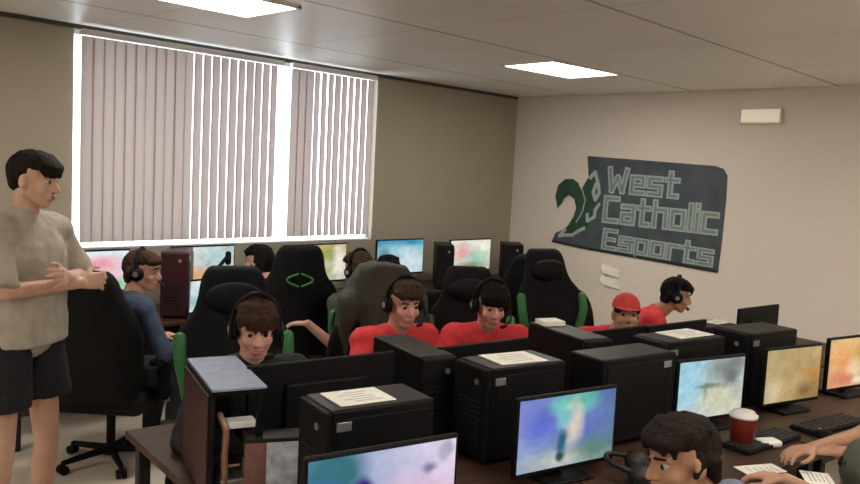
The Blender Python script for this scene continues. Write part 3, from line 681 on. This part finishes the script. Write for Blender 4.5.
def hair_mesh(Mh, style, seed, vox):
    mb = MB(); rnd = random.Random(seed)
    E = lambda c, r: mb.ell(c, r, Mh, 20, 14)
    C = lambda a, b, ra, rb: mb.cap(Mh @ V(a), Mh @ V(b), ra, rb, 8, 2)
    E((0, -.036, .030), (.080, .086, .090)); E((0, -.006, .070), (.078, .096, .058))
    if style != 'undercut':
        for s in (-1, 1): C((s * .074, -.03, .02), (s * .076, .010, -.028), .018, .010); C((s * .070, -.055, .0), (s * .058, -.065, -.055), .026, .022)
        E((0, -.075, -.035), (.058, .030, .045))
    else:
        E((0, -.060, -.01), (.068, .045, .06))
    for i in range(15):
        a = -1.15 + 2.3 * i / 14; x = math.sin(a) * .074; y = .02 + math.cos(a) * .066
        drop = {'undercut': .036, 'fringe': .024, 'short': .050, 'long': .02}[style] + rnd.uniform(-.012, .012)
        C((x * .8, y * .55, .096), (x * 1.03, y + .010, .068), .024, .018); C((x * 1.03, y + .010, .068), (x * 1.03 + rnd.uniform(-.012, .012), y + .014, drop), .017, .008)
    for i in range(26):
        a = rnd.uniform(0, 6.28); rr = rnd.uniform(.02, .075); p = V((math.cos(a) * rr, math.sin(a) * rr * 1.1 - .01, .118 - rr * rr * 6)); q = p + V((rnd.uniform(-.02, .02), rnd.uniform(-.01, .035), rnd.uniform(-.01, .010))); C(p, q, .016, .007)
    if style == 'long':
        for i in range(9):
            a = 2.0 + 2.3 * i / 8 + .1; x = math.cos(a - 1.57 + 0) ; aa = R(100 + 160 * i / 8 + 10); px, py = math.cos(aa - R(0)) * .0, 0
            th = R(200 + 140 * i / 8); C((math.cos(th) * .075, math.sin(th) * .085 - .01, .0), (math.cos(th) * .080, math.sin(th) * .085 - .02, -.17), .028, .018)
    return remesh(mb, vox, 2, lambda c: .0035 * noise.noise(V((c.x * 60, c.y * 60, c.z * 22 + seed))))

def person(label, head, heading, look=0, nod=0, roll=0, hair='short', hairm='hair_dark', skin='skin', shirt='red', sleeve='short', trousers='denim', wr=None, vox=.0075, standing=False, cap=None, hood=False, arms=None, curl=.45, shoe='shoe', lean=None, wrw=None):
    head = V(head); fw = V((math.cos(R(heading)), math.sin(R(heading)), 0))
    if not standing:
        PZ = .56
        best = min((abs(PZ + .49 * math.cos(R(L)) + .155 * math.cos(R(L * .75)) - head.z), L) for L in range(0, 68))
        L = R(best[1]); fx = .49 * math.sin(L) + .155 * math.sin(L * .75) + .02
        head.z = PZ + .49 * math.cos(L) + .155 * math.cos(L * .75)
    else:
        L = R(2); PZ = head.z - .49 - .155 - .03; fx = .06
    root = thing('person', label, 'person', (head.x - fw.x * fx, head.y - fw.y * fx, 0), heading - 90)
    P = V((0, 0, PZ)); s = V((0, math.sin(L), math.cos(L))); Tm = Euler((-L, 0, 0)).to_matrix().to_4x4()
    kk = 1.10 if standing else 1.0
    SP = .49 * (1.06 if standing else 1)
    def at_s(a): return P + s * a
    HC = V((0, fx, head.z)); N = at_s(SP)
    Mh = Matrix.Translation(HC) @ Euler((0, 0, R(look))).to_matrix().to_4x4() @ Euler((-R(nod), R(roll), 0)).to_matrix().to_4x4()
    sh = [at_s(SP - (.085 if standing else .055)) + V((q * (.185 if standing else .185 * kk), 0, 0)) for q in (-1, 1)]     # index 0: left (x negative), 1: right
    Z = lambda c, r, add: (Matrix.Translation(c) @ Tm, tuple(a + add for a in r))
    def torso(mb, add):
        for c, r in ((P + V((0, -.01, .01)), (.150, .112, .115)), (at_s(.15), (.140, .100, .16)), (at_s(.31), (.158, .112, .17))):
            m_, rr = Z(c, [x * kk for x in r], add); mb.ell((0, 0, 0), rr, m_, 22, 14)
        mb.cap(sh[0], sh[1], .058 * kk + add, None, 14, 4)
        for q in sh: mb.cap(N - s * .015, q - V((q.x * .15, 0, 0)), .050 + add * .6, .048 * kk + add, 12, 3)
    # arms
    tw = []
    if wrw:
        Wi = (Matrix.Translation(root.location) @ Euler((0, 0, R(heading - 90))).to_matrix().to_4x4()).inverted(); wr = [Wi @ V(x) if x is not None else V((q * .16, .45, .78)) for x, q in zip(wrw, (-1, 1))]
    if wr is None: wr = [(-.16, .50, .775), (.16, .50, .775)]
    for q, w in zip((-1, 1), wr):
        S = sh[0] if q < 0 else sh[1]
        if arms: Eb, W = V(arms[0 if q < 0 else 1][0]), V(arms[0 if q < 0 else 1][1])
        else: Eb, W = ik(S, w, .285, .25, (q * .75, -.2, -1))
        tw.append((S, Eb, W))
    # legs
    lg = []
    for q in (-1, 1):
        if standing: lg.append((P + V((q * .11, 0, -.03)), V((q * .15, .02, .50)), V((q * .165, -.01, .09)), V((q * .195, .15, .04))))
        else: lg.append((P + V((q * .09, .02, -.015)), V((q * .13, .43, .525)), V((q * .13, .40, .10)), V((q * .14, .55, .038))))
    body = MB(); torso(body, 0)
    body.cap(N - s * .03, Mh @ V((0, -.022, -.06)), .058, .054, 14, 3); head_prims(body, Mh)
    for (S, Eb, W), q in zip(tw, (-1, 1)):
        body.cap(S, Eb, .048, .038); body.cap(Eb, W, .038, .026); d = (W - Eb).normalized()
        if arms: nr = V((0, -1, -.2))
        else:
            d = (d + V((0, .5, 0))); d.z = -.05; nr = V((0, 0, -1))
        hand(body, W, d, nr, -q if not arms else -q, curl)
    for A, K, An, Ft in lg:
        body.cap(A, K, .082, .055); body.cap(K, K + (An - K) * .35 + V((0, -.012, 0)), .053, .054); body.cap(K + (An - K) * .35 + V((0, -.012, 0)), An, .054, .034); body.cap(An - V((0, .02, .045)), Ft, .036, .030)
    b = link('body', remesh(body, vox, 3), M[skin], root, True)
    # clothes
    sm = MB(); torso(sm, .016 if not standing else .026)
    if standing:
        for q in (-1, 1): sm.cap(P + s * .34 + V((q * .060, .01, 0)), V((q * .068, .005, PZ - .045)), .135, .150, 20, 4, flat1=True)
        sm.cap(V((0, .015, PZ + .30)), V((0, .015, PZ - .045)), .150, .165, 20, 4, flat1=True)
    for S, Eb, W in tw:
        if sleeve == 'long': sm.cap(S, Eb, .062, .053); sm.cap(Eb, Eb + (W - Eb) * .93, .052, .038, flat1=True)
        else:
            f = .62 if not standing else .98; sm.cap(S, S + (Eb - S) * f, .064 if not standing else .070, .062 if not standing else .072, flat1=True)
    wk = 1.9 if standing else 1.0
    wrk = lambda c: .005 * wk * noise.noise(V((c.x * 14, c.y * 14, c.z * 9 + len(label)))) + .003 * noise.noise(V((c.x * 40, c.y * 40, c.z * 30)))
    link('hooded_jacket' if hood else 'shirt', remesh(sm, .010, 3, wrk), M[shirt], root, True)
    tr = MB()
    if standing:
        tr.ell((0, -.01, PZ + .0), (.178, .140, .13))
        for A, K, An, Ft in lg: tr.cap(A + V((0, 0, .02)), A + (K - A) * .56, .112, .122, flat1=True)
        link('shorts', remesh(tr, .010, 2, wrk), M[trousers], root, True)
    else:
        tr.ell((0, -.01, PZ), (.166, .130, .115))
        for A, K, An, Ft in lg: tr.cap(A, K, .096, .070); tr.cap(K, An + V((0, 0, .02)), .069, .056, flat1=True)
        link('trousers', remesh(tr, .011, 2, wrk), M[trousers], root, True)
    for A, K, An, Ft in lg:
        f = MB(); f.cap(An - V((0, .03, .042)), Ft + V((0, .01, .004)), .046, .040); me = remesh(f, .009, 2)
        for v in me.vertices: v.co.z = max(v.co.z, .002)
        link('shoe', me, M[shoe], root, True)
    # face
    for q in (-1, 1):
        e = MB().ell((q * .031, .0745, .000), (.0130, .0125, .0105), Mh).build('eye', M['eye'], root, True)
        MB().ell((q * .031, .0850, .000), (.0085, .0040, .0085), Mh, 12, 8).build('iris', M['iris'], e, True)
        MB().cap(Mh @ V((q * .016, .097, .024)), Mh @ V((q * .046, .082, .026)), .0048, .0036, 8, 2).build('eyebrow', M[hairm], root, True)
    MB().ell((0, .094, -.0625), (.022, .007, .0045), Mh).ell((0, .0935, -.0715), (.019, .007, .0055), Mh).build('lips', M['lips'], root, True)
    if cap:
        c = MB().ell((0, -.014, .045), (.084, .104, .086), Mh, 28, 18)
        pl = Mh @ V((0, 0, .038)); no = (Mh.to_3x3() @ V((0, 0, -1)))
        bmesh.ops.bisect_plane(c.bm, geom=c.bm.verts[:] + c.bm.edges[:] + c.bm.faces[:], plane_co=pl, plane_no=no, clear_outer=True)
        cp_ = c.build('cap', M[cap], root, True)
        v_ = MB(); v_.prism([Mh @ V((x, y, z)) for x, y, z in [(-.075, .035, .040), (-.068, .10, .034), (-.04, .145, .028), (0, .158, .026), (.04, .145, .028), (.068, .10, .034), (.075, .035, .040)]], Mh.to_3x3() @ V((0, 0, .006))); v_.build('visor', M[cap], cp_)
        h = hair_mesh(Mh @ Matrix.Diagonal((.95, .80, .40, 1)), 'undercut', len(label), .009)
    else:
        h = hair_mesh(Mh @ Matrix.Diagonal((.88, .88, .88, 1)) if hood else Mh, hair, len(label), max(.006, vox * .9))
    link('hair', h, M[hairm], root, True)
    if hood:
        hm = MB().ell((0, -.022, .025), (.108, .126, .122), Mh).ell((0, -.05, -.08), (.115, .105, .08), Mh)
        hm.cap(Mh @ V((0, -.06, -.05)), N - s * .05 + V((0, -.05, 0)), .11, .12); me = remesh(hm, .011, 2, wrk)
        link('hood', me, M[shirt], root, True)
    root['label'] = label
    root.rotation_euler = (0, 0, R(heading - 90))
    return root, Matrix.Translation(root.location) @ Euler((0, 0, R(heading - 90))).to_matrix().to_4x4() @ Mh

def headset(label, Mw, band='black', mic=True):
    t = thing('headset', label, 'headset', (0, 0, 0), 0, 'headsets worn by players')
    t.matrix_world = Mw; t.location = Mw.to_translation(); t.rotation_euler = Mw.to_euler()
    pts = [(math.sin(a) * .094, -.012, .022 + math.cos(a) * .118) for a in [R(-98 + 196 * i / 18) for i in range(19)]]
    MB().tube(pts, .0105, 8).build('headband', M['black'], t, True)
    for q in (-1, 1):
        e = MB().cone((q * .076, -.008, -.012), (q * .092, -.008, -.012), .043, .043, 20).cone((q * .092, -.008, -.012), (q * .108, -.008, -.012), .040, .030, 20); e.build('ear_cup', M['black'], t, True)
        MB().cone((q * .107, -.008, -.012), (q * .111, -.008, -.012), .016, .014).build('cup_badge', M['silver'], t)
    if mic:
        a = MB().tube([(-.11, .015, -.03), (-.10, .07, -.065), (-.055, .112, -.080)], .0045, 8).cap((-.055, .112, -.080), (-.035, .12, -.082), .010, .010, 10, 3); a.build('microphone', M['black'], t, True)
    return t

def seat_of(root, back=.02):
    h = root.rotation_euler[2] + math.pi / 2
    return V((root.location.x - math.cos(h) * back, root.location.y - math.sin(h) * back, 0))
DEG = lambda root: math.degrees(root.rotation_euler[2]) + 90

# standing person, arms crossed
hc = at(34, 179, 3.5)
zs = hc.z - .645 - .03
person('person standing at the left edge with crossed arms, beige-grey top and black shorts', hc, -58, look=12, nod=8, hair='undercut', hairm='hair_dark', skin='skin', shirt='tee_beige', trousers='shorts', vox=.0065, standing=True, shoe='shoe_white',
       arms=[((-.265, .11, zs + .22), (.055, .265, zs + .265)), ((.265, .12, zs + .215), (-.06, .255, zs + .225))], curl=.5)

# seated far side of the island, facing the camera
p, mw = person('person in black jacket and headset leaning towards the widest monitor back, face lowered', at(256, 327, 3.25), -112, nod=12, look=-6, hair='fringe', hairm='hair_brown', skin='skin_red', shirt='jacket', sleeve='long', wr=[(-.2, .50, .775), (.2, .50, .775)])
headset('headset of the player in the black jacket', mw)
chair('g', (1.97, 3.04), -116, 'tall black and green chair behind the player in the black jacket')
p, mw = person('person in red shirt with brown hair, leftmost of those in red', at(404, 303, 4.1), -106, look=-4, nod=8, hair='short', hairm='hair_brown', skin='skin_red', shirt='red')
headset('headset of the brown haired player in red', mw)
chair('o', seat_of(p, .04), -118, 'black office chair under the brown haired player in red')
p, mw = person('person in red shirt with dark fringe, head lowered under a headset', at(491, 304, 4.3), -128, look=6, nod=14, hair='fringe', hairm='hair_black', skin='skin_red', shirt='red')
headset('headset of the player with the dark fringe', mw)
chair('g', seat_of(p, .06), -128, 'black and green chair behind the player with the dark fringe').scale.z = .95
p, mw = person('person in red cap bent low behind the monitor backs', at(626, 314, 4.85), -112, nod=-6, look=-28, hair='short', hairm='hair_dark', skin='skin_tan', shirt='red', cap='redcap')
chair('g', seat_of(p, .16), -112, 'tallest black and green chair in front of the right wall, left of the red cap')
p, mw = person('person in red shirt turned to the right, big headset, beside the right wall', at(676, 295, 5.75), -64, look=12, nod=12, hair='short', hairm='hair_black', skin='skin_tan', shirt='red')
headset('big headset of the player turned to the right', mw)
chair('o', seat_of(p, .04), -84, 'black office chair under the player turned to the right')
chair('o', at(538, 318, 6.1), 200, 'empty black office chair left of the tallest black and green chair')

# along the window
p, mw = person('person in slate blue shirt and headset seen in profile before the blinds', at(142, 271, 4.85), 2, look=-44, nod=4, hair='short', hairm='hair_brown', skin='skin_red', shirt='navy', sleeve='long', wr=[(-.16, .45, .72), (.16, .45, .72)])
headset('headset of the player in profile', mw)
chair('t', at(112, 360, 4.80), 42, 'black executive chair turned away, beside the standing person')
p, mw = person('person with dark hair seen from behind, left of the chair with green emblem', at(259, 261, 5.85), 90, look=20, hair='short', hairm='hair_black', skin='skin', shirt='jacket', sleeve='long')
chair('g', at(292, 300, 5.48), 60, 'black chair with green emblem on its back, facing the window')
p, mw = person('person in dark olive top seen from behind, left forearm raised', at(359, 270, 5.3), 78, look=10, nod=4, hair='short', hairm='hair_brown', skin='skin', shirt='olive', sleeve='short', wr=[(-.40, .12, .86), (.16, .46, .775)])
headset('headset of the player in the olive top', mw, mic=False)
chair('n', at(366, 330, 5.02), 62, 'tall black gaming chair with an olive jacket over its back').scale.z = .965
jk = thing('draped_jacket', 'dark olive grey jacket draped over a tall chair back, facing the window', 'jacket', (*at(366, 330, 5.02)[:2], 0), 62 - 90); jk.scale.z = 1.045
yj = lambda z: -.25 - (z - .45) * .14
jm = MB().shell([(.70, .255, yj(.70) - .01, .07), (.84, .26, yj(.84) - .01, .07), (.98, .25, yj(.98), .06), (1.08, .225, yj(1.08), .05), (1.17, .185, yj(1.17) + .005, .03), (1.235, .13, yj(1.22), .01), (1.255, .05, yj(1.22), .0)], .18, 13)
for q in (-1, 1): jm.cap((q * .215, yj(1.0) - .05, 1.04), (q * .235, yj(.7) - .09, .62), .062, .050, 12, 3, flat1=True)
wj = lambda c: .016 * noise.noise(V((c.x * 9, c.y * 9, c.z * 6))) + .006 * noise.noise(V((c.x * 30, c.y * 30, c.z * 18)))
link('jacket_shell', remesh(jm, .010, 3, wj), M['jacketolive'], jk, True)
p, mw = person('person with black hair seen from behind at the cyan topped screen', at(389, 270, 6.5), 70, hair='short', hairm='hair_black', skin='skin', shirt='jacket', sleeve='long')
chair('o', seat_of(p, .03), 72, 'black office chair under the black haired person at the cyan topped screen')
chair('t', at(513, 290, 6.95), 62, 'empty tall black chair at the right end of the window desks')

# near side
p, mw = person('person with thick dark hair and grey-blue shirt nearest the camera, face turned left', at(682, 457, 2.32), 108, look=42, nod=10, hair='short', hairm='hair_dark', skin='skin_tan', shirt='greytee', vox=.006)
chair('o', seat_of(p, .03), 110, 'black office chair under the dark haired person nearest the camera')
p, mw = person('person in olive hood at the lower right corner, one forearm on the desk', at(876, 482, 2.55), 90, nod=14, wrw=[None, onz(786, 480, .80)], hair='short', hairm='hair_dark', skin='skin_tan', shirt='olive', hood=True, sleeve='short', vox=.006)
chair('o', seat_of(p, .03), 108, 'black office chair under the person in the olive hood')
p, mw = person('person at the right edge with both bare hands over a keyboard', V((3.66, .72, 1.12)), 146, nod=10, wrw=[onz(836, 452, .80), onz(808, 450, .80)], hair='short', hairm='hair_dark', skin='skin_tan', shirt='jacket', sleeve='short', vox=.006)
chair('o', seat_of(p, .03), 140, 'black office chair under the person at the right edge')

# ------------------------------------------------------------------ light
w = bpy.data.worlds.new('world'); SC.world = w; w.use_nodes = True
bg = w.node_tree.nodes['Background']; bg.inputs[0].default_value = (.86, .93, 1.0, 1); bg.inputs[1].default_value = 4.5
SC.view_settings.view_transform = 'Standard'; SC.view_settings.look = 'None'; SC.view_settings.exposure = 0.2; SC.view_settings.gamma = 1.0
